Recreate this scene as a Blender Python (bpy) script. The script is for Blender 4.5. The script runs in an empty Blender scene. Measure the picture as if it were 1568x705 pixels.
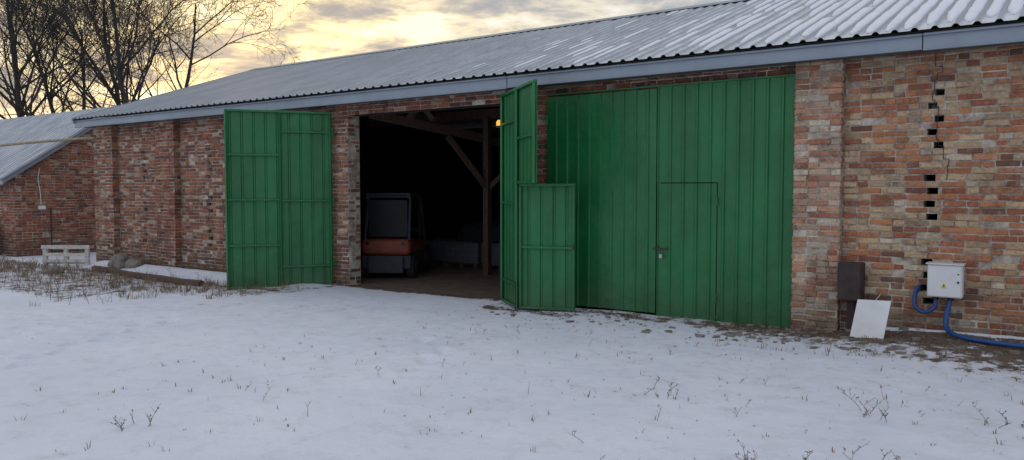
import bpy, bmesh, math, random
from mathutils import Vector, noise, Matrix
random.seed(7)
R=random.random
def rr(a,b): return a+(b-a)*random.random()
scene=bpy.context.scene
scene.view_settings.view_transform='Standard'
scene.view_settings.look='None'
scene.view_settings.exposure=0

# ---------------------------------------------------------------- materials
def newmat(name):
    m=bpy.data.materials.new(name); m.use_nodes=True
    nt=m.node_tree; b=nt.nodes['Principled BSDF']
    return m,nt,b
def N(nt,t,**k):
    n=nt.nodes.new(t)
    for a,v in k.items(): setattr(n,a,v)
    return n
def ramp(nt,stops,src=None):
    r=N(nt,'ShaderNodeValToRGB'); e=r.color_ramp.elements
    while len(e)<len(stops): e.new(0.5)
    for i,(p,c) in enumerate(stops):
        e[i].position=p; e[i].color=(c[0],c[1],c[2],1) if hasattr(c,'__len__') else (c,c,c,1)
    if src: nt.links.new(src,r.inputs[0])
    return r
def noisen(nt,scale,detail=5,rough=.6,vec=None,coord='Object'):
    n=N(nt,'ShaderNodeTexNoise'); n.inputs['Scale'].default_value=scale
    n.inputs['Detail'].default_value=min(detail,5); n.inputs['Roughness'].default_value=rough
    if vec is None:
        tc=N(nt,'ShaderNodeTexCoord'); vec=tc.outputs[coord]
    nt.links.new(vec,n.inputs['Vector'])
    return n
def mapping(nt,scale):
    tc=N(nt,'ShaderNodeTexCoord'); mp=N(nt,'ShaderNodeMapping'); mp.inputs['Scale'].default_value=scale
    nt.links.new(tc.outputs['Object'],mp.inputs['Vector']); return mp.outputs[0]
def mixc(nt,f,a,b,mode='MIX'):
    m=N(nt,'ShaderNodeMix',data_type='RGBA',blend_type=mode)
    for s,v in ((m.inputs[0],f),(m.inputs[6],a),(m.inputs[7],b)):
        if isinstance(v,(int,float)): s.default_value=v if s==m.inputs[0] else (v,v,v,1)
        elif isinstance(v,tuple): s.default_value=(v[0],v[1],v[2],1)
        else: nt.links.new(v,s)
    return m.outputs[2]
def bump(nt,b,h,strength,dist):
    bp=N(nt,'ShaderNodeBump'); bp.inputs['Strength'].default_value=strength; bp.inputs['Distance'].default_value=dist
    nt.links.new(h,bp.inputs['Height']); nt.links.new(bp.outputs[0],b.inputs['Normal'])
def simple(name,c,rough=.6,metal=0,var=.25,scale=8,bmp=.1,dirt=None,stretch=None,spec=.5):
    m,nt,b=newmat(name)
    v=mapping(nt,stretch) if stretch else None
    n=noisen(nt,scale,vec=v)
    lo=tuple(x*(1-var) for x in c); hi=tuple(min(1,x*(1+var)) for x in c)
    r=ramp(nt,[(.3,lo),(.7,hi)],n.outputs[0]); out=r.outputs[0]
    if dirt:
        n2=noisen(nt,scale*.35,8,.7); r2=ramp(nt,[(.52,0),(.72,1)],n2.outputs[0])
        out=mixc(nt,r2.outputs[0],out,dirt)
    nt.links.new(out,b.inputs['Base Color'])
    b.inputs['Roughness'].default_value=rough; b.inputs['Metallic'].default_value=metal
    b.inputs['Specular IOR Level'].default_value=spec
    if bmp: bump(nt,b,n.outputs[0],bmp,.01)
    return m
def heightmask(nt,z0,z1,v0,v1):
    tc=N(nt,'ShaderNodeTexCoord'); sx=N(nt,'ShaderNodeSeparateXYZ'); nt.links.new(tc.outputs['Object'],sx.inputs[0])
    mr=N(nt,'ShaderNodeMapRange'); nt.links.new(sx.outputs[2],mr.inputs[0])
    for i,v in zip((1,2,3,4),(z0,z1,v0,v1)): mr.inputs[i].default_value=v
    return mr.outputs[0]

def brickmat():
    m,nt,b=newmat('old_brick')
    at=N(nt,'ShaderNodeAttribute',attribute_name='bcol')
    n=noisen(nt,30,5,.75); r=ramp(nt,[(.28,.5),(.5,.95),(.74,1.25)],n.outputs[0])
    c=mixc(nt,1.0,at.outputs['Color'],r.outputs[0],'MULTIPLY')
    n2=noisen(nt,5,5,.85); r2=ramp(nt,[(.53,0),(.66,.62)],n2.outputs[0])
    c=mixc(nt,r2.outputs[0],c,(.47,.40,.33))
    n4=noisen(nt,2.4,5,.8); r4=ramp(nt,[(.49,0),(.65,.62)],n4.outputs[0])
    c=mixc(nt,r4.outputs[0],c,(.10,.052,.038))
    hm=heightmask(nt,-.05,.65,1.0,0.0); mm=N(nt,'ShaderNodeMath',operation='MULTIPLY'); nt.links.new(hm,mm.inputs[0]); nt.links.new(n4.outputs[0],mm.inputs[1])
    c=mixc(nt,mm.outputs[0],c,(.07,.055,.045))
    nt.links.new(c,b.inputs['Base Color']); b.inputs['Roughness'].default_value=.92
    bump(nt,b,n.outputs[0],.8,.014)
    return m
def mortarmat():
    m,nt,b=newmat('lime_mortar')
    n=noisen(nt,3.2,5,.8); r=ramp(nt,[(.34,(.11,.085,.07)),(.48,(.36,.31,.26)),(.66,(.66,.60,.52))],n.outputs[0])
    nt.links.new(r.outputs[0],b.inputs['Base Color']); b.inputs['Roughness'].default_value=.95
    n3=noisen(nt,80,3,.7); bump(nt,b,n3.outputs[0],.6,.01)
    return m
def greenmat():
    m,nt,b=newmat('green_gate_paint')
    n=noisen(nt,2.2,5,.65,vec=mapping(nt,(1,1,.35)))
    r=ramp(nt,[(.3,(.007,.110,.032)),(.7,(.012,.175,.052))],n.outputs[0])
    n2=noisen(nt,14,5,.8,vec=mapping(nt,(1,1,.12))); r2=ramp(nt,[(.54,0),(.76,.45)],n2.outputs[0])
    c=mixc(nt,r2.outputs[0],r.outputs[0],(.028,.085,.045))
    hm=heightmask(nt,-.1,.5,.8,0)
    n3=noisen(nt,7,5,.7); mm=N(nt,'ShaderNodeMath',operation='MULTIPLY'); nt.links.new(hm,mm.inputs[0]); nt.links.new(n3.outputs[0],mm.inputs[1])
    c=mixc(nt,mm.outputs[0],c,(.07,.08,.05))
    nt.links.new(c,b.inputs['Base Color'])
    rr_=ramp(nt,[(.3,.28),(.7,.5)],n3.outputs[0]); nt.links.new(rr_.outputs[0],b.inputs['Roughness'])
    n4=noisen(nt,2.5,3,.5); bump(nt,b,n4.outputs[0],.6,.045)
    return m
def roofmat(name,m0,m1):
    m,nt,b=newmat(name)
    at=N(nt,'ShaderNodeAttribute',attribute_name='trough')
    n=noisen(nt,1.2,4,.7,vec=mapping(nt,(1,.4,.4))); base=ramp(nt,[(.3,(.23,.255,.295)),(.7,(.32,.345,.39))],n.outputs[0])
    n2=noisen(nt,2.6,5,.7,vec=mapping(nt,(1.2,.5,.5)))
    tc=N(nt,'ShaderNodeTexCoord'); sx=N(nt,'ShaderNodeSeparateXYZ'); nt.links.new(tc.outputs['Object'],sx.inputs[0])
    mr=N(nt,'ShaderNodeMapRange'); nt.links.new(sx.outputs[0],mr.inputs[0])
    for i,v in zip((1,2,3,4),(-16,2,m0,m1)): mr.inputs[i].default_value=v
    ad=N(nt,'ShaderNodeMath',operation='ADD'); nt.links.new(n2.outputs[0],ad.inputs[0]); nt.links.new(mr.outputs[0],ad.inputs[1])
    r2=ramp(nt,[(.44,.15),(.74,.9)],ad.outputs[0])
    mu=N(nt,'ShaderNodeMath',operation='MULTIPLY'); nt.links.new(r2.outputs[0],mu.inputs[0]); nt.links.new(at.outputs['Fac'],mu.inputs[1])
    c=mixc(nt,mu.outputs[0],base.outputs[0],(.72,.76,.82))
    nt.links.new(c,b.inputs['Base Color']); b.inputs['Roughness'].default_value=.45; b.inputs['Metallic'].default_value=.1
    return m
def groundmat():
    m,nt,b=newmat('snow_ground')
    at=N(nt,'ShaderNodeAttribute',attribute_name='dirt')
    n=noisen(nt,.5,4,.6); snow=ramp(nt,[(.3,(.64,.68,.78)),(.7,(.74,.77,.86))],n.outputs[0])
    ne=noisen(nt,18,5,.75); earth=ramp(nt,[(.3,(.03,.022,.017)),(.5,(.10,.07,.048)),(.72,(.22,.165,.115))],ne.outputs[0])
    nd=noisen(nt,4.5,5,.8)
    ad=N(nt,'ShaderNodeMath',operation='ADD'); nt.links.new(nd.outputs[0],ad.inputs[0]); nt.links.new(at.outputs['Fac'],ad.inputs[1])
    r=ramp(nt,[(.69,0),(.75,1)],ad.outputs[0]); 
    rt=ramp(nt,[(.50,0),(.68,.32)],ad.outputs[0])
    sc=mixc(nt,rt.outputs[0],snow.outputs[0],(.46,.46,.50))
    c=mixc(nt,r.outputs[0],sc,earth.outputs[0])
    nt.links.new(c,b.inputs['Base Color']); b.inputs['Roughness'].default_value=.75
    n1=noisen(nt,5,5,.6); n2=noisen(nt,45,3,.7)
    a1=N(nt,'ShaderNodeMath',operation='MULTIPLY_ADD'); nt.links.new(n2.outputs[0],a1.inputs[0]); a1.inputs[1].default_value=.2; nt.links.new(n1.outputs[0],a1.inputs[2])
    a2=N(nt,'ShaderNodeMath',operation='MULTIPLY_ADD'); nt.links.new(r.outputs[0],a2.inputs[0]); a2.inputs[1].default_value=-.5; nt.links.new(a1.outputs[0],a2.inputs[2])
    bump(nt,b,a2.outputs[0],.5,.035)
    return m
M=dict(brick=brickmat(),mortar=mortarmat(),green=greenmat(),roof=roofmat('zinc_roof_sheet',-.08,.24),shedroof=roofmat('frosted_roof_sheet',.10,.10),ground=groundmat(),
 snow=simple('snow',(.78,.81,.88),.8,0,.04,6,.3),
 fascia=simple('grey_blue_flashing',(.25,.30,.36),.4,.15,.12,2,.03),
 soffit=simple('soffit_boards',(.12,.11,.10),.8,0,.3,6,.1),
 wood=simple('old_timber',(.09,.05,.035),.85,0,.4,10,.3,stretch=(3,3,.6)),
 woodpale=simple('weathered_board',(.55,.53,.49),.85,0,.2,10,.3),
 bark=simple('tree_bark',(.035,.030,.027),.95,0,.3,4,0),
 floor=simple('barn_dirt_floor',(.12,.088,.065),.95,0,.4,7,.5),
 innerwall=simple('dark_inner_wall',(.022,.018,.017),.95,0,.4,3,.3,spec=.1),  # near-black base colour puts the unlit interior's dimness into the walls
 darkmetal=simple('rusty_dark_metal',(.05,.036,.035),.7,.2,.35,9,.3,dirt=(.09,.045,.03)),
 black=simple('black_steel',(.015,.015,.017),.5,.2,.3,6,.05),
 rubber=simple('tyre_rubber',(.02,.02,.02),.85,0,.2,9,.2),
 orange=simple('orange_paint',(.20,.048,.022),.6,0,.25,6,.05,dirt=(.08,.03,.022)),
 greyp=simple('grey_paint',(.042,.047,.058),.7,0,.2,6,.05,spec=.3),
 glass=simple('dark_glass',(.012,.015,.018),.5,0,.1,6,0,spec=.25),
 white=simple('white_enamel',(.72,.74,.77),.4,0,.05,3,.03,dirt=(.58,.58,.58)),
 yellow=simple('warning_yellow',(.75,.55,.03),.5,0,.05,3,0),
 blue=simple('blue_conduit',(.012,.07,.26),.45,0,.2,20,.05),
 pipe=simple('ochre_pipe',(.30,.23,.14),.6,0,.25,8,.1),
 steel=simple('galvanised_steel',(.4,.4,.41),.4,.6,.2,12,.05),
 dimsteel=simple('dull_cage_steel',(.16,.16,.17),.6,.3,.2,12,.05),
 plastic=simple('ibc_plastic',(.09,.10,.115),.6,0,.15,5,.05),
 stone=simple('field_stone',(.20,.18,.16),.9,0,.35,6,.5),
 grass=simple('dry_grass',(.24,.175,.11),.9,0,.4,9,0),
 weed=simple('dry_weed_stem',(.15,.105,.08),.9,0,.3,9,0),
 leaf=simple('dead_leaf',(.12,.075,.045),.9,0,.5,9,0),
 tarp=simple('dark_tarpaulin',(.06,.067,.075),.35,0,.3,4,.3))
mlamp,nt,b=newmat('amber_lamp_lens'); b.inputs['Base Color'].default_value=(.8,.4,.03,1)
b.inputs['Emission Color'].default_value=(1,.5,.08,1); b.inputs['Emission Strength'].default_value=.9; M['amber']=mlamp

# ---------------------------------------------------------------- mesh helpers
class Acc:
    def __init__(s): s.v=[]; s.f=[]; s.a=[]
    def add(s,vs,fs,attr=None):
        o=len(s.v); s.v+= [tuple(v) for v in vs]; s.f+=[tuple(i+o for i in f) for f in fs]
        if attr is not None:
            s.a+= attr if isinstance(attr,list) else [attr]*len(vs)
def mk(name,acc,mat,parent=None,smooth=False,attr=None,atype='FLOAT'):
    me=bpy.data.meshes.new(name); me.from_pydata(acc.v,[],acc.f); me.update()
    me.materials.append(M[mat])
    if attr and acc.a:
        at=me.attributes.new(attr,atype,'POINT')
        if atype=='FLOAT': at.data.foreach_set('value',acc.a)
        else:
            fl=[]
            for c in acc.a: fl+= [c[0],c[1],c[2],1.0]
            at.data.foreach_set('color',fl)
    if smooth: me.polygons.foreach_set('use_smooth',[True]*len(me.polygons))
    o=bpy.data.objects.new(name,me); scene.collection.objects.link(o)
    if parent: o.parent=parent
    return o
def empty(name,loc=(0,0,0)):
    e=bpy.data.objects.new(name,None); e.empty_display_size=.3; e.location=loc; scene.collection.objects.link(e); return e
BF=[(0,1,3,2),(4,6,7,5),(0,4,5,1),(2,3,7,6),(0,2,6,4),(1,5,7,3)]
def boxv(acc,x0,x1,y0,y1,z0,z1):
    acc.add([(x,y,z) for x in (x0,x1) for y in (y0,y1) for z in (z0,z1)],BF)
def beam(acc,p,q,w,h,up=(0,0,1)):
    p=Vector(p);q=Vector(q);d=(q-p).normalized();up=Vector(up)
    if abs(d.dot(up))>.98: up=Vector((0,1,0))
    s=d.cross(up).normalized(); t=s.cross(d).normalized()
    acc.add([e+s*a*w/2+t*c*h/2 for e in (p,q) for a in (-1,1) for c in (-1,1)],BF)
def tube(acc,pts,rads,n=6,cap=True):
    pts=[Vector(p) for p in pts]; vs=[];fs=[]
    ref=Vector((.31,.57,.76))
    for i,p in enumerate(pts):
        d=(pts[min(i+1,len(pts)-1)]-pts[max(i-1,0)]).normalized()
        s=d.cross(ref); 
        if s.length<.05: s=d.cross(Vector((1,0,0)))
        s.normalize(); t=d.cross(s); r=rads[i] if hasattr(rads,'__len__') else rads
        for k in range(n):
            a=2*math.pi*k/n; vs.append(p+s*math.cos(a)*r+t*math.sin(a)*r)
    for i in range(len(pts)-1):
        for k in range(n):
            fs.append((i*n+k,i*n+(k+1)%n,(i+1)*n+(k+1)%n,(i+1)*n+k))
    if cap: fs.append(tuple(range(n))); fs.append(tuple((len(pts)-1)*n+k for k in range(n)))
    acc.add(vs,fs)
def bev(o,w=.02,seg=2):
    m=o.modifiers.new('b','BEVEL'); m.width=w; m.segments=seg; m.limit_method='ANGLE'; return o
def bz(pts,n=24):
    pts=[Vector(p) for p in pts]; out=[]
    P=[pts[0]]+pts+[pts[-1]]
    for i in range(1,len(P)-2):
        for k in range(n):
            t=k/n; a,b_,c,d=P[i-1],P[i],P[i+1],P[i+2]
            out.append(.5*((2*b_)+(c-a)*t+(2*a-5*b_+4*c-d)*t*t+(3*b_-a-3*c+d)*t**3))
    out.append(pts[-1]); return out

# ---------------------------------------------------------------- ground height
def gz(x,y):
    z=-.06
    z+= -.07*max(0,min(1,(-9-x)/6)) + .12*max(0,min(1,(x+3.2)/2))*max(0,min(1,(y+3)/2.5))
    z+= .035*noise.noise(Vector((x*.35,y*.35,1.3)))+.016*noise.noise(Vector((x*1.4,y*1.4,5.)))
    if x>-16 and y>-10.3: z+=.008*noise.noise(Vector((x*5,y*5,2.)))
    if -20<x<-11.2: z+=.13*math.exp(-((y+.45)/.35)**2)*min(1,(x+20)/1.)*min(1,(-11.2-x)/1.5)
    if x>-2 : z+=.05*math.exp(-((y+.16)/.10)**2)
    if -19.95<x<4.95 and y>.02: z=-.4
    return z
# ---------------------------------------------------------------- bricks
CH=.075; Z0=-.3
def jit(c,z,avg,mixk=.12):
    k=rr(.70,1.10); c=tuple(a*(1-mixk)+b_*mixk for a,b_ in zip(c,avg))
    d=1-.45*max(0,min(1,(.35-z)/.4))*R()
    if z>3.0: k*=.85
    return tuple(max(.02,v*k*d) for v in c)
def pal_right(u,z):
    r=R(); t=.5+.5*noise.noise(Vector((u*.8,z*.9,3)))
    if r<.22+.34*t: c=(.58,.42,.26)
    elif r<.72: c=(.52,.215,.105)
    elif r<.89: c=(.41,.13,.07)
    elif r<.94: c=(.20,.09,.065)
    else: c=(.66,.57,.43)
    return jit(c,z,(.50,.27,.145))
def pal_pil(u,z):
    r=R()
    c=(.62,.45,.32) if r<.38 else (.54,.27,.17) if r<.72 else (.43,.17,.10) if r<.90 else (.64,.57,.45)
    return jit(c,z,(.55,.33,.22))
def pal_left(u,z):
    r=R(); t=.5+.5*noise.noise(Vector((u*.6,z*.9,8)))
    c=(.41,.165,.09) if r<.36 else (.33,.12,.075) if r<.58 else (.54,.42,.32) if r<.58+.28*t else (.19,.085,.065)
    return jit(c,z,(.36,.17,.105))
def pal_red(u,z):
    r=R(); c=(.37,.125,.068) if r<.48 else (.29,.09,.058) if r<.73 else (.46,.27,.18) if r<.86 else (.14,.065,.05)
    return jit(c,z,(.34,.13,.08))
def sub(iv,h0,h1):
    out=[]
    for a,b_ in iv:
        if h1<=a or h0>=b_: out.append((a,b_)); continue
        if h0>a: out.append((a,h0))
        if h1<b_: out.append((h1,b_))
    return out
def brick_field(acc,O,U,Nn,L,H,holes=(),pal=pal_left,zclip=None,z0=Z0,maxout=.006):
    O=Vector(O);U=Vector(U);Nn=Vector(Nn);Zv=Vector((0,0,1))
    k=0
    while k*CH<H-.02:
        za=z0+k*CH; zb=min(za+CH,z0+H); zm=(za+zb)/2
        u=-(.065 if k%2 else .19)-rr(0,.02)
        big=bool(k%2)
        while u<L:
            ln=rr(.242,.265) if (big or R()<.12) else rr(.118,.138); 
            if R()<.8: big=not big
            a,b_=max(0,u),min(L,u+ln); u+=ln
            if b_-a<.03: continue
            if zclip and zb>zclip((a+b_)/2): continue
            iv=[(a,b_)]
            for h in holes:
                if h[2]<zm<h[3]: iv=sub(iv,h[0],h[1])
            for a2,b2 in iv:
                if b2-a2<.035: continue
                wob=.007*noise.noise(Vector(((O.x+a2)*.8,k*.1,7.)))
                x0=a2+rr(.003,.012); x1=b2-rr(.003,.012); y0=za+rr(.004,.012)+wob; y1=zb-rr(.004,.012)+wob
                if y1-y0<.02: continue
                out=rr(-.004,maxout)
                if R()<.05: out-=.014
                j=lambda s=.004: rr(-s,s)
                c=rr(.004,.010)
                outer=[(x0+j(),y0+j()),(x1+j(),y0+j()),(x1+j(),y1+j()),(x0+j(),y1+j())]
                inner=[(outer[0][0]+c,outer[0][1]+c),(outer[1][0]-c,outer[1][1]+c),(outer[2][0]-c,outer[2][1]-c),(outer[3][0]+c,outer[3][1]-c)]
                vs=[O+U*p[0]+Zv*(p[1]-O.z)-Nn*.03 for p in outer]
                vs+=[O+U*p[0]+Zv*(p[1]-O.z)+Nn*(out-rr(.003,.006)) for p in outer]
                vs+=[O+U*p[0]+Zv*(p[1]-O.z)+Nn*(out+rr(-.001,.001)) for p in inner]
                fs=[]
                for r0 in (0,4):
                    for q in range(4): fs.append((r0+q,r0+(q+1)%4,r0+4+(q+1)%4,r0+4+q))
                fs.append((8,9,10,11))
                acc.add(vs,fs,tuple(pal(O.x+U.x*a2,zm)))
        k+=1
def wall_cells(acc,O,U,Nn,L,zb,zt,holes,th):
    O=Vector(O);U=Vector(U);Nn=Vector(Nn)
    us=sorted(set([0,L]+[min(max(h[i],0),L) for h in holes for i in (0,1)]))
    zs=sorted(set([zb,zt]+[min(max(h[i],zb),zt) for h in holes for i in (2,3)]))
    def solid(i,j):
        if i<0 or j<0 or i>=len(us)-1 or j>=len(zs)-1: return False
        um=(us[i]+us[i+1])/2; zm=(zs[j]+zs[j+1])/2
        return not any(h[0]<um<h[1] and h[2]<zm<h[3] for h in holes)
    def P(u,z,d): p=O+U*u-Nn*d; return (p.x,p.y,z)
    for i in range(len(us)-1):
        for j in range(len(zs)-1):
            if not solid(i,j): continue
            a,b_,c,d=us[i],us[i+1],zs[j],zs[j+1]
            acc.add([P(a,c,0),P(b_,c,0),P(b_,d,0),P(a,d,0)],[(0,1,2,3)])
            acc.add([P(a,c,th),P(b_,c,th),P(b_,d,th),P(a,d,th)],[(3,2,1,0)])
            for (ii,jj,e) in ((i-1,j,((a,c),(a,d))),(i+1,j,((b_,c),(b_,d))),(i,j-1,((a,c),(b_,c))),(i,j+1,((a,d),(b_,d)))):
                if not solid(ii,jj):
                    (u1,z1),(u2,z2)=e
                    acc.add([P(u1,z1,0),P(u2,z2,0),P(u2,z2,th),P(u1,z1,th)],[(0,1,2,3)])

# ================================================================ MAIN BARN
barn=empty('brick_barn')
XL,XR=-20.0,5.0; WT=3.27; TH=.3; L=XR-XL; CD=.011
OA=(-11.0,-7.37); OB=(-6.46,-2.94); GT=3.08
def h(u0,u1,z0,z1): return (u0-XL,u1-XL,z0,z1)
holes=[h(OA[0],OA[1],-1,GT),h(OB[0],OB[1],-1,GT)]
def vent(u,k,w=.12): holes.append(h(u,u+w,Z0+CH*k,Z0+CH*(k+1)))
for i,k in enumerate((41,39,37,35,33)): vent(-1.40+(.07 if i%2==0 else 0),k,.10)
for i,k in enumerate((28,26,24,22)): vent(-1.42+(.03 if i%2 else 0),k)
for i,k in enumerate((15,13,11,9)): vent(-1.43+(.03 if i%2 else 0),k)
for uu in (-18.1,-15.5):
    for i,k in enumerate((38,36,34,32,30,24,22,20,14,12,10)): vent(uu+(.06 if i%2 else 0),k,.18)
back=Acc(); wall_cells(back,(XL,CD,0),(1,0,0),(0,-1,0),L,Z0-.3,WT+.06,holes,TH-CD)
bk=Acc()
PR=(-2.86,-2.30); P1=(-17.2,-16.45); P0=(-20.0,-19.1)
def sect(u0,u1,pal):
    hs=[(q[0]-(u0-XL),q[1]-(u0-XL),q[2],q[3]) for q in holes]
    brick_field(bk,(u0,0,0),(1,0,0),(0,-1,0),u1-u0,WT-Z0,hs,pal)
sect(-19.1,-17.2,pal_left); sect(-16.45,-11.0,pal_left)
sect(-11.0,-2.86,pal_red); sect(-2.30,5.0,pal_right)
def pilaster(u0,u1,proj,pal,top=WT):
    brick_field(bk,(u0,-proj,0),(1,0,0),(0,-1,0),u1-u0,top-Z0,(),pal)
    brick_field(bk,(u1,-proj,0),(0,1,0),(1,0,0),proj,top-Z0,(),pal)
    brick_field(bk,(u0,-proj,0),(0,1,0),(-1,0,0),proj,top-Z0,(),pal)
    boxv(back,u0+CD,u1-CD,-proj+CD,.02,Z0-.2,top)
pilaster(PR[0],PR[1],.13,pal_pil); pilaster(P1[0],P1[1],.16,pal_red); pilaster(P0[0],P0[1],.16,pal_left)
brick_field(bk,(OA[0],.0,0),(0,1,0),(1,0,0),TH,GT-Z0,(),pal_left)
brick_field(bk,(OA[1],.0,0),(0,1,0),(-1,0,0),TH,GT-Z0,(),pal_red)
for gx,nx in ((XL,-1),(XR,1)):
    g=Acc(); 
    prof=[(.31,-.6),(10.0,-.6),(10.0,3.45),(5.0,5.2),(.31,3.45)]
    a=gx; b_=gx-nx*.3
    g.add([(a,p[0],p[1]) for p in prof]+[(b_,p[0],p[1]) for p in prof],[(0,1,2,3,4),(9,8,7,6,5)]+[(i,(i+1)%5,(i+1)%5+5,i+5) for i in range(5)])
    mk('gable_wall',g,'mortar',barn)
    brick_field(bk,(gx,.3,0),(0,1,0),(nx,0,0),9.7,5.4,(),pal_left,zclip=lambda s:min(3.6+.35*min(s+.3,10-s-.3),5.2))
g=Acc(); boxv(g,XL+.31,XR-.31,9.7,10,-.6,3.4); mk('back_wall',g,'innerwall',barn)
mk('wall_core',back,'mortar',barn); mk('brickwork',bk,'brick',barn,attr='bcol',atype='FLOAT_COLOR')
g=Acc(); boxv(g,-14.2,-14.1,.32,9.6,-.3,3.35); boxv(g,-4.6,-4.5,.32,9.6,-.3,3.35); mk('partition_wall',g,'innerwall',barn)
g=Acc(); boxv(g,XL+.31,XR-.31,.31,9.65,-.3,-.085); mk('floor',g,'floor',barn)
g=Acc(); boxv(g,OA[0]+.01,OA[1]-.01,.0,.309,-.3,-.09); mk('threshold',g,'floor',barn)
g=Acc(); boxv(g,OA[0]-.15,OA[1]+.1,.03,.27,GT-.002,GT+.05); boxv(g,OB[0]-.1,OB[1]+.1,.03,.27,GT-.002,GT+.05); mk('lintel',g,'darkmetal',barn)
cr=Acc(); z=3.25;u=-1.33; pts=[(u,z)]
while z>1.95:
    z-=CH*random.choice((1,1,2)); pts.append((u,z)); u+=rr(-.07,.09)*(1 if R()<.6 else .3); pts.append((u,z))
for (a,za),(b_,zb) in zip(pts,pts[1:]):
    beam(cr,(a,-.004,za),(b_,-.004,zb),.007,.007)
mk('wall_crack',cr,'black',barn)

# roof
RE=-.42; RZ=3.46; RY=5.0; RH=5.34; RX0,RX1=-20.45,5.5
def corr(acc,x0,x1,ye,ze,yr,zr,per=.2,hh=.028):
    n=Vector((0,-(zr-ze),(yr-ye))); 
    if n.z<0: n=-n
    n.normalize()
    xs=[];x=x0
    while x<x1:
        xs+=[(x,0),(x+per-.085,0),(x+per-.06,1),(x+per-.025,1)]; x+=per
    vs=[];at=[];fs=[]
    for (x,k) in xs:
        for e in ((ye,ze),(yr,zr)):
            vs.append((x,e[0]+n.y*hh*k,e[1]+n.z*hh*k)); at.append(1.0-k)
    for i in range(len(xs)-1): fs.append((2*i,2*i+2,2*i+3,2*i+1))
    acc.add(vs,fs,at)
rf=Acc(); corr(rf,RX0,RX1,RE,RZ,RY,RH); corr(rf,RX0,RX1,10.42,RZ,RY,RH)
mk('roof_sheet',rf,'roof',barn,attr='trough')
g=Acc(); g.add([(RX0,RE+.03,RZ-.02),(RX1,RE+.03,RZ-.02),(RX1,RY,RH-.02),(RX0,RY,RH-.02),(RX1,10.39,RZ-.02),(RX0,10.39,RZ-.02)],[(0,1,2,3),(3,2,4,5)])
mk('roof_underside',g,'soffit',barn)
g=Acc(); 
for s in (-1,1):
    g.add([(RX0-.02,RY,RH+.06),(RX1,RY,RH+.06),(RX1,RY+s*.2,RH-.03),(RX0-.02,RY+s*.2,RH-.03)],[(0,1,2,3)])
mk('ridge_cap',g,'fascia',barn)
g=Acc()
segs=[(-20.47,-12.85),(-12.84,-7.1),(-7.09,-1.42),(-1.41,5.5)]
for i,(a,b_) in enumerate(segs):
    dz=(.0,.012,.0,.012)[i]; dy=(0,-.008,0,-.008)[i]
    boxv(g,a,b_,-.36+dy,-.34+dy,3.25-dz,3.435)
    boxv(g,a,b_,-.375+dy,-.361+dy,3.25-dz,3.27-dz)
    boxv(g,a,b_,-.40+dy,-.361+dy,3.40,3.415)
for s in (-1,1):
    ya,yb=(RE,RY) if s<0 else (10.42,RY)
    beam(g,(RX0-.01,ya,RZ-.04),(RX0-.01,yb,RH-.04),.03,.15)
bev(mk('fascia',g,'fascia',barn),.004,1)
g=Acc(); boxv(g,XL-.4,XR+.4,-.338,-.0,3.272,3.29); mk('soffit',g,'soffit',barn)
sn=Acc(); sl=math.hypot(RY-RE,RH-RZ); dy=(RY-RE)/sl; dz=(RH-RZ)/sl
x=RX0
while x<RX1:
    xc=x+.0575
    dens=max(0,min(1,(xc+8.5)/6.5))
    if xc>-9:
        s=rr(.05,.45)+(1-dens)*rr(0,1.5)
        while s<sl-.15:
            ln=rr(.3,1.0)+dens**2*rr(1,5); e=min(s+ln,sl-.1)
            if R()<.12+.95*dens:
                m=max(4,int((e-s)/.12)); vs=[];fs=[]
                w0=.070*(.55+.5*dens)
                for i in range(m+1):
                    t=i/m; ss=s+(e-s)*t; taper=min(1,(math.sin(math.pi*t)*2.5*min(1,m/8))**.5) if 0<t<1 else .15
                    w=(w0+.022*noise.noise(Vector((xc*3,ss*2.5,0))))*taper; hgt=(.02+.034*dens*(1+.6*noise.noise(Vector((xc*2,ss*3,4)))))*taper
                    off=.018*noise.noise(Vector((xc*5,ss*1.5,9)))
                    for q in range(7):
                        a=math.pi*q/6
                        vs.append((xc+off-math.cos(a)*w,RE+dy*ss-dz*math.sin(a)*hgt,RZ+dz*ss+dy*math.sin(a)*hgt+.001))
                for i in range(m):
                    for q in range(6): fs.append((i*7+q,i*7+q+1,i*7+8+q,i*7+7+q))
                fs.append(tuple(range(7)));
                sn.add(vs,fs)
            s=e+(rr(.05,.5) if dens>.6 else rr(.2,1.4))
    x+=.2
mk('roof_snow',sn,'snow',barn,smooth=True)

g=Acc()
beam(g,(-10.0,2.96,-.1),(-10.0,2.96,3.2),.13,.13)
beam(g,(-10.85,.45,3.13),(-9.9,3.8,2.66),.14,.16)
beam(g,(-10.35,2.1,2.78),(-10.0,2.93,1.75),.09,.1)
beam(g,(-9.98,2.98,1.75),(-9.3,3.6,2.6),.09,.1)
for yy in (2.96,6.8):
    beam(g,(-14.1,yy+.1,3.28),(-4.6,yy+.1,3.28),.16,.2)
for xx in (-11.6,-6.3,-8.2):
    beam(g,(xx,6.8,-.1),(xx,6.8,3.2),.14,.14)
xx=-14
while xx<-4.6:
    beam(g,(xx,.2,3.52),(xx,4.95,5.22),.07,.12); beam(g,(xx,9.8,3.52),(xx,5.05,5.22),.07,.12); xx+=.9
beam(g,(-10.6,1.2,3.05),(-10.1,1.2,3.5),.1,.1); beam(g,(-10.0,1.3,3.05),(-10.5,1.3,3.5),.1,.1)
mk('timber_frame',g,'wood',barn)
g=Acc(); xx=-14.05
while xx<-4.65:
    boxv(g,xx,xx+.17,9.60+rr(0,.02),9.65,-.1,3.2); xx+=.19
mk('board_lining',g,'wood',barn)

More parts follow.
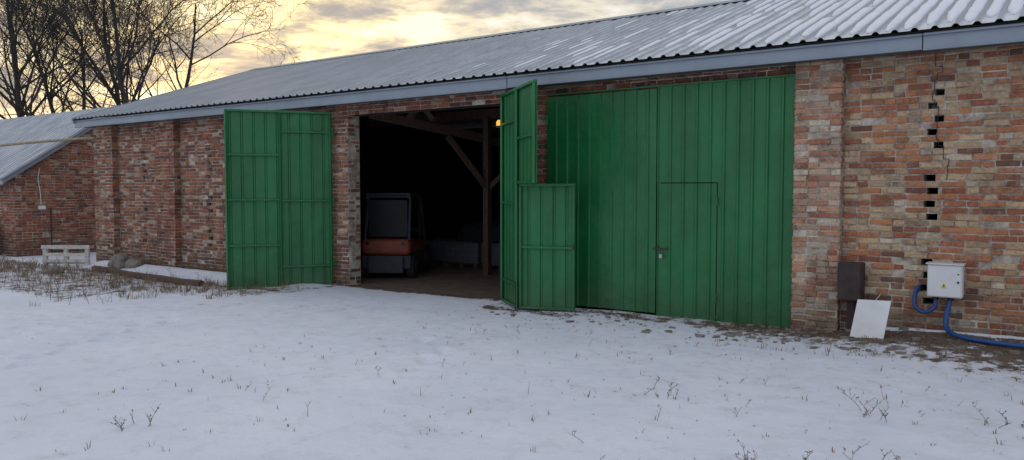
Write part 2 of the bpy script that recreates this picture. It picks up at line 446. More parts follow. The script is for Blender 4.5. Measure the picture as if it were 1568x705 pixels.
# ================================================================ GATES
def gate_sheet(acc,hx,D,Out,s0,s1,z0,z1,cut=None,per=.19,hh=.019,ph=0.0):
    hx=Vector((hx[0],hx[1],0));D=Vector((D[0],D[1],0)).normalized();O=Vector((Out[0],Out[1],0)).normalized()
    s=math.floor(s0/per)*per+ph
    if s>s0: s-=per
    pts=[]
    while s<s1+per:
        for ds,k in ((0,0),(per-.055,0),(per-.043,1),(per-.018,1),(per-.006,0)): pts.append((s+ds,k))
        s+=per
    def kat(q):
        for (a,ka),(b_,kb) in zip(pts,pts[1:]):
            if a<=q<=b_: return ka+(kb-ka)*(q-a)/max(1e-6,b_-a)
        return 0
    keys=sorted(set([s0,s1]+([cut[0],cut[1]] if cut else [])+[p[0] for p in pts if s0<p[0]<s1]))
    keys=[k for k in keys if s0<=k<=s1]
    for a,b_ in zip(keys,keys[1:]):
        if b_-a<1e-5: continue
        zb=z0
        if cut and cut[0]-1e-6<=a and b_<=cut[1]+1e-6: zb=cut[2]
        pa=hx+D*a+O*(hh*kat(a)); pb=hx+D*b_+O*(hh*kat(b_))
        nz=4
        zz=[zb+(z1-zb)*i/nz for i in range(nz+1)]
        vs=[];
        for z in zz: vs+=[(pa.x,pa.y,z),(pb.x,pb.y,z)]
        acc.add(vs,[(2*i,2*i+1,2*i+3,2*i+2) for i in range(nz)])
def perp(D,left): return (D[1],-D[0]) if left else (-D[1],D[0])
def nrm(D): l=math.hypot(*D); return (D[0]/l,D[1]/l)
def frame(acc,hx,D,Out,members,off=.028,t=.04):
    D=nrm(D)
    for (s0,za,s1,zb) in members:
        p=(hx[0]+D[0]*s0-Out[0]*off,hx[1]+D[1]*s0-Out[1]*off,za); q=(hx[0]+D[0]*s1-Out[0]*off,hx[1]+D[1]*s1-Out[1]*off,zb)
        beam(acc,p,q,t,t)
def hinges(acc,hx,zs):
    for z in zs:
        tube(acc,[(hx[0],hx[1],z-.07),(hx[0],hx[1],z+.07)],.02,8); beam(acc,(hx[0],hx[1],z),(hx[0],.0,z),.03,.03)

gl=empty('green_metal_gate')
D=nrm((-.568,-.822)); Out=perp(D,True); hx=(-11.3,-.09); LN=1.9; za,zb=-.10,3.14; t=.02
g=Acc(); gate_sheet(g,hx,D,Out,0.03,LN,za,zb,per=.205); mk('sheet_panel',g,'green',gl)
g=Acc()
frame(g,hx,D,Out,[(.03,za+t,LN,za+t),(.03,zb-t,LN,zb-t)]); 
frame(g,hx,D,Out,[(.05,za+.04,.05,zb-.04),(LN-.02,za+.04,LN-.02,zb-.04),(.95,za+.04,.95,zb-.04)],t=.042)
frame(g,hx,D,Out,[(.97,z,LN-.04,z) for z in (2.33,1.52,.69)]+[(.07,z,.93,z) for z in (2.76,1.50,.29)],t=.034)
bev(mk('steel_frame',g,'green',gl),.004,1)
g=Acc(); hinges(g,hx,(.35,1.5,2.75)); mk('hinges',g,'green',gl)
gr=empty('green_metal_gate')
D=nrm((.771,-.637)); Out=perp(D,False); hx=(-7.37,-.09); LN=1.85; za,zb=-.05,3.19; WS=.93; WZ=1.79
g=Acc(); gate_sheet(g,hx,D,Out,0.03,LN,za,zb,cut=(WS,LN,WZ)); mk('sheet_panel',g,'green',gr)
g=Acc()
frame(g,hx,D,Out,[(.03,za+t,WS,za+t),(.03,zb-t,LN,zb-t),(WS+.02,WZ+.02,LN-.04,WZ+.02)])
frame(g,hx,D,Out,[(.05,za+.04,.05,zb-.04),(LN-.02,WZ,LN-.02,zb-.04),(WS,za,WS,zb-.04)],t=.042)
frame(g,hx,D,Out,[(.07,z,WS-.02,z) for z in (2.72,1.5,.3)]+[(WS+.02,2.45,LN-.04,2.45)],t=.034)
bev(mk('steel_frame',g,'green',gr),.004,1)
g=Acc(); hinges(g,hx,(.35,1.5,2.75)); mk('hinges',g,'green',gr)
Dw=nrm((.816,.2746)); Ow=perp(Dw,False); hw=(hx[0]+D[0]*WS,hx[1]+D[1]*WS); 
g=Acc(); gate_sheet(g,hw,Dw,Ow,.02,.86,za,WZ); mk('wicket_door_sheet',g,'green',gr)
g=Acc(); frame(g,hw,Dw,Ow,[(.02,za+t,.86,za+t),(.02,WZ-t,.86,WZ-t),(.06,.86,.82,.86)],t=.036); frame(g,hw,Dw,Ow,[(.04,za+.04,.04,WZ-.04),(.84,za+.04,.84,WZ-.04)],t=.038)
bev(mk('wicket_door_frame',g,'green',gr),.004,1)
g=Acc(); p=(hw[0]+Dw[0]*.84-Ow[0]*.05,hw[1]+Dw[1]*.84-Ow[1]*.05)
beam(g,(p[0],p[1],.84),(p[0],p[1],.92),.02,.015)
pe=(hw[0]-Out[0]*.06+D[0]*.05,hw[1]-Out[1]*.06+D[1]*.05); tube(g,[(pe[0],pe[1],.35),(pe[0],pe[1],-.16)],.008,6)
mk('door_hardware',g,'darkmetal',gr)
gc=empty('green_metal_gate'); yc=-.05
LA,LB=-6.56,-2.865; MID=-4.74; z0g,z1g=-.03,3.10
D=(1,0);Out=(0,-1)
g=Acc(); gate_sheet(g,(LA,yc),D,Out,0,MID-.012-LA,z0g,2.47); gate_sheet(g,(LA,yc-.004),D,Out,0,MID-.012-LA,2.44,z1g)
mk('sheet_panel_1',g,'green',gc)
g=Acc(); gate_sheet(g,(MID+.010,yc),D,Out,0,LB-MID-.010,z0g-.06,z1g+.02,cut=(0,.87,1.80),ph=.03); mk('sheet_panel_2',g,'green',gc)
g=Acc(); gate_sheet(g,(MID+.010,yc+.003),D,Out,.004,.857,z0g-.03,1.788,ph=.03); mk('wicket_door_sheet',g,'green',gc)
g=Acc()
for (a,b_) in ((LA,MID-.012),(MID+.012,LB)):
    boxv(g,a,b_,yc+.004,yc+.044,z0g,z0g+.04); boxv(g,a,b_,yc+.004,yc+.044,z1g-.05,z1g-.01)
    boxv(g,a,a+.04,yc+.004,yc+.044,z0g+.04,z1g-.05); boxv(g,b_-.04,b_,yc+.004,yc+.044,z0g+.04,z1g-.05)
boxv(g,LA,LB,yc-.02,yc-.003,z1g+.021,z1g+.045)
bev(mk('steel_frame',g,'green',gc),.003,1)
g=Acc()
for z in (.25,1.55):
    tube(g,[(MID+.879,yc-.03,z-.06),(MID+.879,yc-.03,z+.06)],.012,8)
for z in (.35,1.5,2.75):
    tube(g,[(LB-.01,yc-.03,z-.07),(LB-.01,yc-.03,z+.07)],.016,8); tube(g,[(LA+.01,yc-.03,z-.07),(LA+.01,yc-.03,z+.07)],.016,8)
xs=LA+.1
while xs<LB-.05:
    for z in ((2.455,.1,1.3,3.03) if xs<MID else (.1,1.9,3.05)):
        tube(g,[(xs,yc-.001,z),(xs,yc-.010,z)],.007,6)
    xs+=.19
mk('hinges_and_screws',g,'green',gc)
g=Acc(); beam(g,(MID-.04,yc-.034,.88),(MID+.19,yc-.034,.88),.012,.022); beam(g,(MID+.03,yc-.038,.88),(MID+.03,yc-.038,.92),.02,.012)
tube(g,[(MID+.08,yc-.04,.86),(MID+.08,yc-.05,.82),(MID+.1,yc-.05,.80)],.006,6)
mk('hasp',g,'darkmetal',gc)
g=Acc(); boxv(g,MID+.065,MID+.115,yc-.065,yc-.035,.75,.81); bev(mk('padlock',g,'steel',gc),.008)
al=empty('amber_lamp'); g=Acc(); lx,ly,lz=-7.42,-.12,2.74
beam(g,(-7.3,-.0,lz-.05),(lx,ly,lz-.05),.03,.03); boxv(g,lx-.035,lx+.035,ly-.035,ly+.035,lz-.065,lz-.03); mk('lamp_bracket',g,'black',al)
g=Acc(); tube(g,[(lx,ly,lz-.03),(lx,ly,lz+.03),(lx,ly,lz+.06)],[.045,.045,.02],12); mk('lamp_lens',g,'amber',al,smooth=True)

# ================================================================ SHED on the left
sh=empty('brick_shed'); SX=-23.4; SY0=-.6; SY1=5.4; SRY=2.4; SRZ=4.22; SE=2.12
sb=Acc(); 
def sclip(s): 
    y=SY0+s; return SE+ (SRZ-SE-.1)*(1-abs(y-SRY)/(SRY-SY0))
brick_field(sb,(SX,SY0,0),(0,1,0),(1,0,0),SY1-SY0,5,(),pal_red,zclip=sclip)
brick_field(sb,(-36,SY0,0),(1,0,0),(0,-1,0),12.6,SE-Z0,(),pal_red)
mk('brickwork',sb,'brick',sh,attr='bcol',atype='FLOAT_COLOR')
g=Acc(); a,b_=SX-CD,-36
pf=[(SY0+CD,-.5),(SY1-CD,-.5),(SY1-CD,SE),(SRY,SRZ-.08),(SY0+CD,SE)]
g.add([(a,p[0],p[1]) for p in pf]+[(b_,p[0],p[1]) for p in pf],[(0,1,2,3,4),(9,8,7,6,5)]+[(i,(i+1)%5,(i+1)%5+5,i+5) for i in range(5)])
mk('wall_core',g,'mortar',sh)
g=Acc(); corr(g,-36.3,SX+.22,SY0-.38,1.98,SRY,SRZ,per=.25); corr(g,-36.3,SX+.22,SY1+.38,1.98,SRY,SRZ,per=.25); mk('roof_sheet',g,'shedroof',sh,attr='trough')
g=Acc()
beam(g,(SX+.22,SY0-.38,1.93),(SX+.22,SRY,SRZ-.02),.03,.14); beam(g,(SX+.22,SY1+.38,1.93),(SX+.22,SRY,SRZ-.02),.03,.14)
boxv(g,-36.3,SX+.23,SY0-.37,SY0-.34,1.84,1.96)
mk('verge_trim',g,'fascia',sh)
g=Acc(); g.add([(-36.3,SY0-.33,1.93),(SX+.2,SY0-.33,1.93),(SX+.2,SRY,SRZ-.04),(-36.3,SRY,SRZ-.04),(SX+.2,SY1+.33,1.93),(-36.3,SY1+.33,1.93)],[(0,1,2,3),(3,2,4,5)]); mk('roof_underside',g,'wood',sh)
g=Acc(); tube(g,bz([(SX+.03,.05,2.3),(SX+.04,.0,2.0),(SX+.03,.05,1.6),(SX+.03,.06,1.3)],8),.012,6); boxv(g,SX+.01,SX+.08,-.02,.16,1.16,1.26); mk('electric_cable',g,'white',sh)
g=Acc(); tube(g,[(SX+.06,.3,-.1),(SX+.06,.3,1.2)],.02,8); mk('conduit',g,'darkmetal',sh)
g=Acc(); tube(g,bz([(-34,-.75,2.86),(-27,-.8,2.84),(-23,-.7,2.92),(-20.2,-.3,2.98),(-19.9,-.1,2.98)],12),.035,8); mk('gas_pipe',g,'pipe',None,smooth=True)

# ================================================================ OBJECTS
eb=empty('electrical_cabinet'); g=Acc(); boxv(g,-1.33,-.98,-.20,-.02,.49,.86); bev(mk('cabinet_body',g,'white',eb),.012)
g=Acc(); boxv(g,-1.318,-.992,-.212,-.203,.502,.848); bev(mk('cabinet_door',g,'white',eb),.005)
g=Acc(); boxv(g,-1.345,-.965,-.225,-.01,.862,.874); mk('cabinet_lid',g,'white',eb)
g=Acc(); g.add([(-1.19,-.2145,.60),(-1.13,-.2145,.60),(-1.16,-.2145,.655)],[(0,1,2)]); mk('warning_label',g,'yellow',eb)
g=Acc(); tube(g,[(-1.02,-.212,.67),(-1.02,-.225,.67)],.012,10); tube(g,[(-1.02,-.212,.76),(-1.02,-.22,.76)],.008,8); boxv(g,-1.165,-1.155,-.2165,-.2155,.61,.64); mk('cabinet_lock',g,'black',eb)
g=Acc(); 
for xx,zz in ((-1.25,.49),(-1.1,.49)): tube(g,[(xx,-.11,zz-.035),(xx,-.11,zz+.01)],.035,10)
mk('cable_glands',g,'black',eb)
def corrtube(acc,pts,r):
    P=bz(pts,26); rad=[r*(1.0 if i%2 else .86) for i in range(len(P))]; tube(acc,P,rad,10)
g=Acc(); corrtube(g,[(-1.25,-.11,.47),(-1.26,-.13,.36),(-1.36,-.14,.30),(-1.46,-.1,.36),(-1.47,-.05,.50),(-1.44,.02,.58)],.024)
corrtube(g,[(-1.1,-.11,.47),(-1.13,-.16,.3),(-1.12,-.25,.16),(-1.0,-.40,.11),(-.75,-.55,.10),(-.3,-.64,.10),(.3,-.68,.11),(1.2,-.62,.11),(3,-.6,.11)],.027)
mk('blue_conduit',g,'blue',eb,smooth=True)
rb=empty('rusty_metal_box'); g=Acc(); boxv(g,-2.29,-2.02,-.22,-.015,.37,.83); bev(mk('box_body',g,'darkmetal',rb),.012)
g=Acc(); boxv(g,-2.275,-2.035,-.232,-.222,.39,.81); mk('box_lid',g,'darkmetal',rb)
g=Acc(); boxv(g,-2.2,-2.12,-.12,-.03,-.05,.37); mk('box_post',g,'darkmetal',rb)
wb=empty('white_board'); g=Acc(); 
p0=Vector((-2.05,-.62,.0)); ud=Vector((.99,-.02,0.03)); vd=Vector((.10,.35,.93)).normalized(); nn=ud.cross(vd).normalized()
g.add([p0+ud*a*.36+vd*b_*.46+nn*c*.02 for a in (0,1) for b_ in (0,1) for c in (0,1)],BF); bev(mk('board_panel',g,'white',wb),.004)
g=Acc(); tube(g,[(-1.83,-.43,.42),(-1.78,-.36,.5)],.006,6); mk('board_wire',g,'steel',wb)

fk=empty('forklift',(-11.25,1.3,-.085)); fk.rotation_euler=(0,0,math.radians(30)); fx=fy=fz=0
def FB(name,mat,lst,bv=.03,par=fk):
    g=Acc()
    for l in lst: boxv(g,fx+l[0],fx+l[1],fy+l[2],fy+l[3],fz+l[4],fz+l[5])
    return bev(mk(name,g,mat,par),bv,3)
FB('counterweight','orange',[(-.5,.5,-.25,.28,.48,.80)],.09)
FB('chassis','greyp',[(-.5,.5,-.18,1.5,.2,.475),(-.36,.36,-.26,-.185,.12,.475)],.03)
FB('side_body','orange',[(-.48,.48,.28,1.45,.48,.70)],.04)
g=Acc()
for sx in (-.45,.45):
    tube(g,[(fx+sx,fy-.1,fz+.78),(fx+sx*.95,fy+.12,fz+1.62)],.03,8); tube(g,[(fx+sx,fy+1.45,fz+.7),(fx+sx*.95,fy+1.1,fz+1.62)],.03,8)
    beam(g,(fx+sx*.95,fy+.02,fz+1.64),(fx+sx*.95,fy+1.16,fz+1.64),.06,.06)
for i in range(6): beam(g,(fx-.43,fy+.08+i*.2,fz+1.65),(fx+.43,fy+.08+i*.2,fz+1.65),.04,.04)
mk('overhead_guard',g,'greyp',fk)
FB('guard_roof','greyp',[(-.46,.46,.0,1.18,1.675,1.72)],.02)
FB('rear_window','glass',[(-.40,.40,-.02,-.01,.84,1.58)],.003)
FB('seat','black',[(-.22,.22,.45,.9,.72,.84),(-.22,.22,.38,.5,.84,1.25)],.04)
g=Acc(); tube(g,[(fx,fy+1.3,fz+.7),(fx,fy+1.1,fz+1.05)],.025,8)
tube(g,[(fx+.17*math.cos(a*.52),fy+1.1+.1*math.sin(a*.52),fz+1.06+.13*math.sin(a*.52)) for a in range(13)],.014,6)
for sx in (-.3,.3): beam(g,(fx+sx,fy+1.65,fz+.1),(fx+sx,fy+1.65,fz+1.72),.08,.12)
for z in (.2,.9,1.65): beam(g,(fx-.3,fy+1.66,fz+z),(fx+.3,fy+1.66,fz+z),.07,.08)
for sx in (-.22,.22): boxv(g,fx+sx-.05,fx+sx+.05,fy+1.74,fy+2.8,fz+.06,fz+.1); boxv(g,fx+sx-.05,fx+sx+.05,fy+1.72,fy+1.76,fz+.06,fz+.6)
mk('mast_and_forks',g,'black',fk)
def wheel(acc,acc2,c,r,w,ax=(1,0,0)):
    c=Vector(c);ax=Vector(ax)
    tube(acc,[c-ax*w/2,c-ax*w*.42,c+ax*w*.42,c+ax*w/2],[r*.86,r,r,r*.86],24); tube(acc2,[c-ax*(w/2+.012),c+ax*(w/2+.012)],r*.5,16)
g=Acc();g2=Acc()
for sx in (-.46,.46):
    wheel(g,g2,(fx+sx,fy+.12,fz+.24),.24,.18); wheel(g,g2,(fx+sx,fy+1.35,fz+.3),.3,.2)
mk('tyres',g,'rubber',fk,smooth=False); mk('wheel_rims',g2,'greyp',fk)
g=Acc(); 
for sx in (-.36,.36): tube(g,[(fx+sx,fy-.252,fz+.72),(fx+sx,fy-.27,fz+.72)],.035,10)
mk('tail_lamps',g,'black',fk)

def ibc(x,y,w=.95,d=.9,hh=.58):
    e=empty('plastic_crate'); z=-.085
    g=Acc(); boxv(g,x,x+w,y,y+d,z+.12,z+hh); bev(mk('container_shell',g,'plastic',e),.05,3)
    g=Acc(); 
    for i in range(3): boxv(g,x+i*(w-.1)/2,x+i*(w-.1)/2+.1,y,y+d,z,z+.1)
    boxv(g,x,x+w,y,y+d,z+.1,z+.118); mk('base_pallet',g,'wood',e)
    g=Acc(); 
    for i in range(7): beam(g,(x+i*w/6,y-.015,z+.12),(x+i*w/6,y-.015,z+hh+.01),.015,.015)
    for k in (.15,.3,.45,.59): beam(g,(x,y-.02,z+k),(x+w,y-.02,z+k),.015,.015); beam(g,(x+w+.02,y,z+k),(x+w+.02,y+d,z+k),.015,.015)
    for i in range(6): beam(g,(x+w+.015,y+i*d/5,z+.12),(x+w+.015,y+i*d/5,z+hh+.01),.015,.015)
    mk('wire_cage',g,'dimsteel',e)
ibc(-12.9,3.9); ibc(-11.8,3.7); ibc(-10.7,3.7)
tr=empty('covered_trailer'); g=Acc(); vs=[];fs=[]
x0,y0=-12.9,5.2
for i in range(9):
    for j in range(13):
        t_=j/12; vs.append((x0+.2+i*.28,y0+t_*1.3,.35+.60*math.sin(math.pi*t_)**.5*(1-.15*abs(i-4)/4*abs(i-4)/4)+.02*R()))
for i in range(8):
    for j in range(12): fs.append((i*13+j,i*13+13+j,i*13+14+j,i*13+j+1))
g.add(vs,fs); mk('tarp_cover',g,'tarp',tr,smooth=True)
g=Acc(); boxv(g,x0+.2,x0+2.44,y0,y0+1.3,.2,.36); beam(g,(x0+2.4,y0+.6,.25),(x0+3.2,y0+.6,.25),.08,.08); mk('trailer_bed',g,'greyp',tr)
g=Acc();g2=Acc(); wheel(g,g2,(x0+1.3,y0-.08,.15),.24,.14,(0,1,0)); wheel(g,g2,(x0+1.3,y0+1.38,.15),.24,.14,(0,1,0)); mk('tyres',g,'rubber',tr); mk('rims',g2,'steel',tr)

# pallet on edge, boulders, sheet, pole
pa=empty('wooden_pallet'); g=Acc(); px,py,pz=-19.95,-1.45,-.12
dv=Vector((.81,.58,0)).normalized(); nv=Vector((-.58,.81,0)).normalized()
def PB(s0,s1,d0,d1,z0,z1):
    g.add([Vector((px,py,pz))+dv*s+nv*d+Vector((0,0,z+rr(-.008,.008))) for s in (s0,s1) for d in (d0,d1) for z in (z0,z1)],BF)
PB(-.02,1.12,0,.02,.42,.51); PB(0,1.08,0,.02,.10,.17); PB(.05,1.10,0,.02,.25,.32)
for s in (0,.5,1.0): PB(s,s+.09,.021,.10,.0,.49)
for k in (.05,.41): PB(0,1.08,.101,.12,k,.08+k)
mk('pallet_boards',g,'woodpale',pa)
def rock(name,c,s,seed,mat='stone'):
    bm=bmesh.new(); bmesh.ops.create_icosphere(bm,subdivisions=4,radius=1)
    for v in bm.verts:
        n=noise.fractal(v.co*1.1+Vector((seed,0,0)),1,2,5); v.co*=1+.35*n
        v.co=Vector((v.co.x*s[0],v.co.y*s[1],v.co.z*s[2]))+Vector(c)
    me=bpy.data.meshes.new(name); bm.to_mesh(me); bm.free(); me.materials.append(M[mat])
    for p in me.polygons: p.use_smooth=True
    o=bpy.data.objects.new(name,me); scene.collection.objects.link(o); return o
rock('boulder',(-17.75,-.75,0.02),(.24,.2,.22),3); rock('boulder',(-17.35,-.6,-.01),(.2,.2,.14),9)
rock('boulder',(-18.2,-2.0,-.10),(.24,.18,.16),14)
g=Acc(); beam(g,(-24.3,-1.35,-.1),(-24.9,-.75,1.0),.9,.03,up=(.3,-.9,.2)); mk('leaning_metal_sheet',g,'black')
tp=empty('old_tyre'); g=Acc(); c=Vector((-23.6,-1.6,.12)); vs=[];fs=[]
for i in range(24):
    a=i/24*2*math.pi
    for j in range(10):
        b2=j/10*2*math.pi; r=.24+.085*math.cos(b2); vs.append(c+Vector((r*math.cos(a)*.8,.3*r*math.cos(a)+.08*math.sin(b2),r*math.sin(a))))
for i in range(24):
    for j in range(10): fs.append((i*10+j,((i+1)%24)*10+j,((i+1)%24)*10+(j+1)%10,i*10+(j+1)%10))
g.add(vs,fs); mk('tyre_ring',g,'rubber',tp,smooth=True)
g=Acc(); P=[(-18.0+i*.8,-1.2-.07*i+.03*math.sin(i*2),gz(-18.0+i*.8,-1.2-.07*i)+.05) for i in range(7)]; tube(g,P,[.07]*7,7); mk('fallen_pole',g,'wood')

# ================================================================ GROUND
def axis(a,b_,step,far,grow=1.25):
    xs=[a+i*step for i in range(int(round((b_-a)/step))+1)]
    s=step;x=a;lo=[]
    while x>-far: s*=grow; x-=s; lo.append(x)
    s=step;x=xs[-1];hi=[]
    while x<far: s*=grow; x+=s; hi.append(x)
    return lo[::-1]+xs+hi
gx=axis(-22,3,.06,600); gy=axis(-9.6,.3,.05,600)
foot=[]
for (a,b_,n) in (((-8.6,-6.9),(-10.2,-4.0),11),((-10.6,-8.0),(-11.8,-3.6),10),((-9.9,-7.4),(-10.9,-4.4),9),((-7.6,-1.6),(-5.2,-4.2),7)):
    for i in range(n):
        t_=i/(n-1); foot.append((a[0]+(b_[0]-a[0])*t_+(.12 if i%2 else -.12)+rr(-.04,.04),a[1]+(b_[1]-a[1])*t_+rr(-.04,.04),math.atan2(b_[1]-a[1],b_[0]-a[0])))
acc=Acc(); at=[]
def dirt(x,y):
    d=-.3
    if y<.3:
        if x>-3.6:
            w=.80+.50*max(0,x+3.0); d=max(d,.36*max(0,min(1,1.35*(1-(-y)/(w+.5)))))
        if x>-2 and -y<.24: d=-.2
        if -7.3<x<=-3.0: d=max(d,.24*max(0,1-abs(-y-.30)/.55))
        if -7.3<x<-5.6: d=max(d,.24*max(0,1-abs(-y-.7)/.5))
        if OA[0]-.3<x<OA[1]: d=max(d,.5*max(0,1-(-y)/.32))
        if -20<x<-11: d=max(d,.26*max(0,1-abs(-y-1.35)/.45), .2 if -y<.12 else -1)
        if x<-13.6 and -3.9<y<-1: d=max(d,.19)
        if -13<x<-11 and y>-1.9: d=max(d,.17)
        d=max(d,.04*(1-min(1,abs(y+2.5)/3)))
        d+=.03*noise.noise(Vector((x*.6,y*.6,4)))
    return d
for y in gy:
    for x in gx:
        z=gz(x,y) if abs(x)<40 and abs(y)<40 else -.08
        dd=dirt(x,y)
        if -12.5<x<-4.5 and -9<y<-3:
            for (fx_,fy_,an) in foot:
                ddx,ddy=x-fx_,y-fy_
                if abs(ddx)<.25 and abs(ddy)<.25:
                    l=ddx*math.cos(an)+ddy*math.sin(an); m=-ddx*math.sin(an)+ddy*math.cos(an)
                    q=(l/.17)**2+(m/.075)**2
                    z-=.07*math.exp(-q**1.5); z+=.014*math.exp(-(q-2.2)**2)
        acc.v.append((x,y,z)); at.append(dd)
nx=len(gx)
for j in range(len(gy)-1):
    for i in range(nx-1): acc.f.append((j*nx+i,j*nx+i+1,(j+1)*nx+i+1,(j+1)*nx+i))
acc.a=at; mk('ground',acc,'ground',smooth=True,attr='dirt')

# ================================================================ VEGETATION
gr_=Acc()
def tuft(x,y,n,hgt,spr):
    z=gz(x,y)-.01
    for i in range(n):
        a=rr(0,6.28); d=rr(0,spr); bx,by=x+math.cos(a)*d*.5,y+math.sin(a)*d*.5
        hh=hgt*rr(.5,1.1); lean=rr(.1,.8)*hh; w=rr(.002,.005)
        px_,py_=-math.sin(a)*w,math.cos(a)*w
        mx,my=bx+math.cos(a)*lean*.4,by+math.sin(a)*lean*.4
        gr_.add([(bx-px_,by-py_,z),(bx+px_,by+py_,z),(mx+px_*.8,my+py_*.8,z+hh*.65),(mx-px_*.8,my-py_*.8,z+hh*.65),(bx+math.cos(a)*lean,by+math.sin(a)*lean,z+hh)],[(0,1,2,3),(3,2,4)])
for i in range(800):
    x=rr(-23,-12.5); y=-1.3-abs(random.gauss(0,1.2)) 
    if R()<.3 and x>-16: continue
    tuft(x,y,int(rr(5,14)),rr(.06,.20),.2)
for i in range(260): tuft(rr(-19,-11.2),-rr(.02,.2),8,rr(.08,.22),.1)
for i in range(160): tuft(rr(-13.5,-11.2),rr(-2.6,-.9),8,rr(.05,.14),.15)
for i in range(220): x=rr(-3.5,3); tuft(x,-rr(.25,1.7),int(rr(4,10)),rr(.03,.08),.12)
for i in range(60): tuft(rr(-7,-3),-rr(.1,.6),6,rr(.03,.08),.1)
for i in range(320): tuft(rr(-7.5,0),-rr(1.0,8.5),int(rr(1,5)),rr(.02,.07),.06)
mk('dry_grass',gr_,'grass')
wd=Acc()
def weed(x,y,hgt,br=4,ln=.5,rs=1.0):
    z=gz(x,y)-.02; lx,ly=rr(-ln,ln),rr(-ln,ln)
    P=[Vector((x+lx*hgt*t_**1.5,y+ly*hgt*t_**1.5,z+hgt*t_)) for t_ in (0,.33,.66,1)]
    tube(wd,P,[.0026*rs,.0022*rs,.0018*rs,.001*rs],3,False)
    for i in range(br):
        t_=rr(.25,.95); k=min(2,int(t_*3)); p=P[k].lerp(P[k+1],t_*3-k)
        a=rr(0,6.28); l=hgt*rr(.15,.4)
        q=p+Vector((math.cos(a)*l*.6,math.sin(a)*l*.6,l*.7)); tube(wd,[p,p.lerp(q,.5)+Vector((0,0,-.01)),q],[.0018*rs,.0014*rs,.001*rs],3,False)
        if R()<.5:
            for _ in range(3):
                e=q+Vector((rr(-.015,.015),rr(-.015,.015),rr(-.01,.015))); tube(wd,[q,e],[.0025*rs,.0015*rs],3,False)
for i in range(60):
    x=rr(-6.2,.4); y=-rr(1.6,7.6); weed(x,y,rr(.05,.14),int(rr(0,4)),1.0)
for (cx,cy) in ((-3.0,-6.9),(-3.3,-7.1),(-2.4,-7.2),(-1.5,-5.4),(-1.3,-5.2),(-.9,-4.9),(-2.9,-3.9),(-.6,-5.9),(-2.0,-6.6),(-2.6,-6.8),(-1.2,-3.6),(-.4,-3.3),(-5.6,-7.1)):
    for _ in range(6): weed(cx+rr(-.14,.14),cy+rr(-.14,.14),rr(.06,.16),5,1.1,1.15)
for i in range(280): weed(rr(-22.5,-12.5),-rr(1.2,4.2),rr(.12,.30),int(rr(2,7)),.5,1.5)
mk('dry_weeds',wd,'weed')
lf=Acc()
def leafp(x,y,s):
    z=gz(x,y)+.004; a=rr(0,6.28); n=5; vs=[]
    for k in range(n):
        b2=a+k/n*6.28; r=s*rr(.6,1.1); vs.append((x+math.cos(b2)*r,y+math.sin(b2)*r*.7,z+rr(0,s*.5)))
    lf.add(vs,[tuple(range(n))])
for i in range(600): leafp(rr(-7.4,2),-abs(random.gauss(.5,.6))-.05,rr(.008,.022))
for i in range(500): leafp(rr(-12,1),-rr(.3,6),rr(.005,.013))
mk('fallen_leaves',lf,'leaf')
rb_=Acc()
for i in range(320):
    x=rr(-3.4,3) if R()<.75 else rr(-7,-3); y=-rr(.1,1.4); s=rr(.008,.035); z=gz(x,y)
    o=[(x+rr(-s,s)+dx*s,y+dy_*s+rr(-.3,.3)*s,z+(dz_*s*.9)) for dx in(-1,1) for dy_ in(-1,1) for dz_ in (-.5,.8)]; rb_.add(o,BF)
mk('rubble_stones',rb_,'stone')

# ================================================================ TREES
def tree(name,x,y,H,seed,lean=(0,0),stems=1,spread=1.0,trunk=.015):
    random.seed(seed); acc=Acc()
    def br(p,d,ln,r,lv):
        ns=(7,5,4,3,2)[lv]; P=[p]; Rd=[r]; dd=d.copy()
        for i in range(ns):
            dd=(dd+Vector((rr(-1,1),rr(-1,1),rr(-.6,.8)))*(.13+.06*lv)).normalized()
            P.append(P[-1]+dd*ln/ns); Rd.append(max(.008,r*(1-(i+1)/ns*.8)))
        tube(acc,P,Rd,(7,5,4,3,3)[lv],False)
        if lv==4: return
        nc=(10,7,6,4)[lv]
        for c in range(nc):
            t_=rr(.25,1.0)
            k=min(ns-1,int(t_*ns)); q=P[k].lerp(P[k+1],t_*ns-k); base=(P[k+1]-P[k]).normalized()
            a=rr(0,6.28); s=base.cross(Vector((math.cos(a),math.sin(a),.2))).normalized()
            ang=rr(.45,1.0)*spread
            nd=(base*math.cos(ang)+s*math.sin(ang)+Vector((0,0,.10))).normalized()
            br(q,nd,ln*rr(.44,.66)*(1.15-.45*t_),max(.008,r*(1-t_*.75)*rr(.5,.68)),lv+1)
    for s in range(stems):
        d=Vector((lean[0]+rr(-.3,.3)*(stems>1),lean[1]+rr(-.2,.2)*(stems>1),1)).normalized()
        br(Vector((x+rr(-.3,.3)*(stems>1),y,-.2)),d,H*rr(.85,1),trunk*H,0)
    mk(name,acc,'bark')
def place(a,Z):
    X=a*Z; return (X*.8144-Z*.5803, X*.5803+Z*.8144-10.18)
for (a,Z,H,sd,ln,st,sp) in ((-.60,44,14,11,(-.2,-.1),2,1.0),(-.545,50,14,12,(0,0),2,1.0),(-.475,44,14.5,13,(-.02,0),2,1.0),(-.435,46,13.5,31,(.10,.06),2,1.0)):
    p=place(a,Z); tree('bare_tree',p[0],p[1],H,sd,ln,st,sp)
random.seed(3)

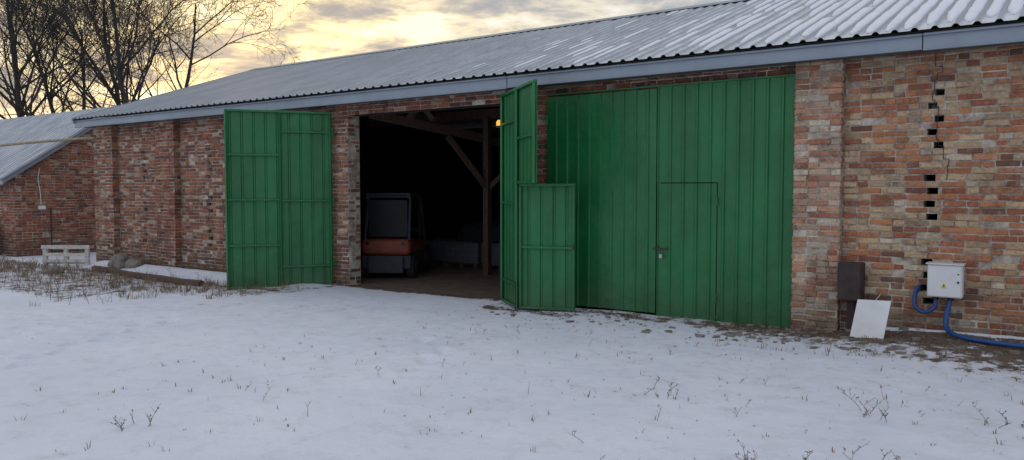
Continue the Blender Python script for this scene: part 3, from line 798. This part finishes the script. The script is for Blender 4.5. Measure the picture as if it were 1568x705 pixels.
# ================================================================ WORLD
w=bpy.data.worlds.new('World'); scene.world=w; w.use_nodes=True; nt=w.node_tree; nt.nodes.clear()
out=N(nt,'ShaderNodeOutputWorld'); az=math.atan2(-.8865,.5962); el=math.radians(9)
sky=N(nt,'ShaderNodeTexSky',sky_type='NISHITA'); sky.sun_disc=False; sky.sun_elevation=el; sky.sun_rotation=az; sky.air_density=1.2; sky.dust_density=2
bs=N(nt,'ShaderNodeBackground'); bs.inputs[1].default_value=.1; nt.links.new(sky.outputs[0],bs.inputs[0])
tc=N(nt,'ShaderNodeTexCoord'); sx=N(nt,'ShaderNodeSeparateXYZ'); nt.links.new(tc.outputs['Generated'],sx.inputs[0])
def MA(op,a,b_=None,c=None,clamp=False):
    m=N(nt,'ShaderNodeMath',operation=op); m.use_clamp=clamp
    for i,v in enumerate((a,b_,c)):
        if v is None: continue
        if isinstance(v,(int,float)): m.inputs[i].default_value=v
        else: nt.links.new(v,m.inputs[i])
    return m.outputs[0]
zz=MA('ADD',MA('MAXIMUM',sx.outputs[2],0.0),.13)
cx=MA('DIVIDE',sx.outputs[0],zz); cy=MA('DIVIDE',sx.outputs[1],zz)
cv=N(nt,'ShaderNodeCombineXYZ'); nt.links.new(cx,cv.inputs[0]); nt.links.new(cy,cv.inputs[1]); cv.inputs[2].default_value=5.3
n1=noisen(nt,2.9,5,.62,vec=cv.outputs[0]); n1.inputs['Distortion'].default_value=.3
dot=N(nt,'ShaderNodeVectorMath',operation='DOT_PRODUCT'); nt.links.new(tc.outputs['Generated'],dot.inputs[0])
dot.inputs[1].default_value=(math.sin(az)*math.cos(el),math.cos(az)*math.cos(el),math.sin(el))
dm=MA('MAXIMUM',dot.outputs['Value'],0.0); glow=MA('POWER',dm,26.0); wide=MA('POWER',dm,5.0)
cl=ramp(nt,[(.38,(.36,.37,.40)),(.46,(.52,.50,.48)),(.53,(.78,.72,.60)),(.61,(.92,.91,.88))],n1.outputs[0])
clg=ramp(nt,[(.38,(.36,.34,.33)),(.45,(.58,.50,.38)),(.51,(1.0,.82,.46)),(.60,(1.05,.97,.70))],n1.outputs[0])
gm=MA('ADD',glow,MA('MULTIPLY',wide,.15),clamp=True)
c=mixc(nt,gm,cl.outputs[0],clg.outputs[0])
bh=MA('SUBTRACT',1.0,MA('POWER',dm,1.5),clamp=True)
c=mixc(nt,MA('MULTIPLY',bh,.8),c,(.62,.67,.78))
bc=N(nt,'ShaderNodeBackground'); bc.inputs[1].default_value=1.1; nt.links.new(c,bc.inputs[0])
mx=N(nt,'ShaderNodeMixShader'); mk_=ramp(nt,[(.3,.97),(.6,.88)],n1.outputs[0]); nt.links.new(mk_.outputs[0],mx.inputs[0])
nt.links.new(bs.outputs[0],mx.inputs[1]); nt.links.new(bc.outputs[0],mx.inputs[2]); nt.links.new(mx.outputs[0],out.inputs[0])
sl_=bpy.data.lights.new('sun','SUN'); sl_.energy=.6; sl_.angle=math.radians(12); sl_.color=(1,.86,.66)
so=bpy.data.objects.new('sun',sl_); scene.collection.objects.link(so)
so.rotation_euler=Vector((math.sin(az)*math.cos(el),math.cos(az)*math.cos(el),math.sin(el))).to_track_quat('Z','Y').to_euler()

# ================================================================ CAMERA
cd=bpy.data.cameras.new('camera'); cam=bpy.data.objects.new('camera',cd); scene.collection.objects.link(cam)
cam.location=(0,-10.18,1.7); cam.rotation_euler=(math.radians(90-2.92),0,math.radians(35.48))
cd.sensor_width=36; cd.lens=27.7; cd.clip_end=3000; cd.clip_start=.05
scene.camera=cam
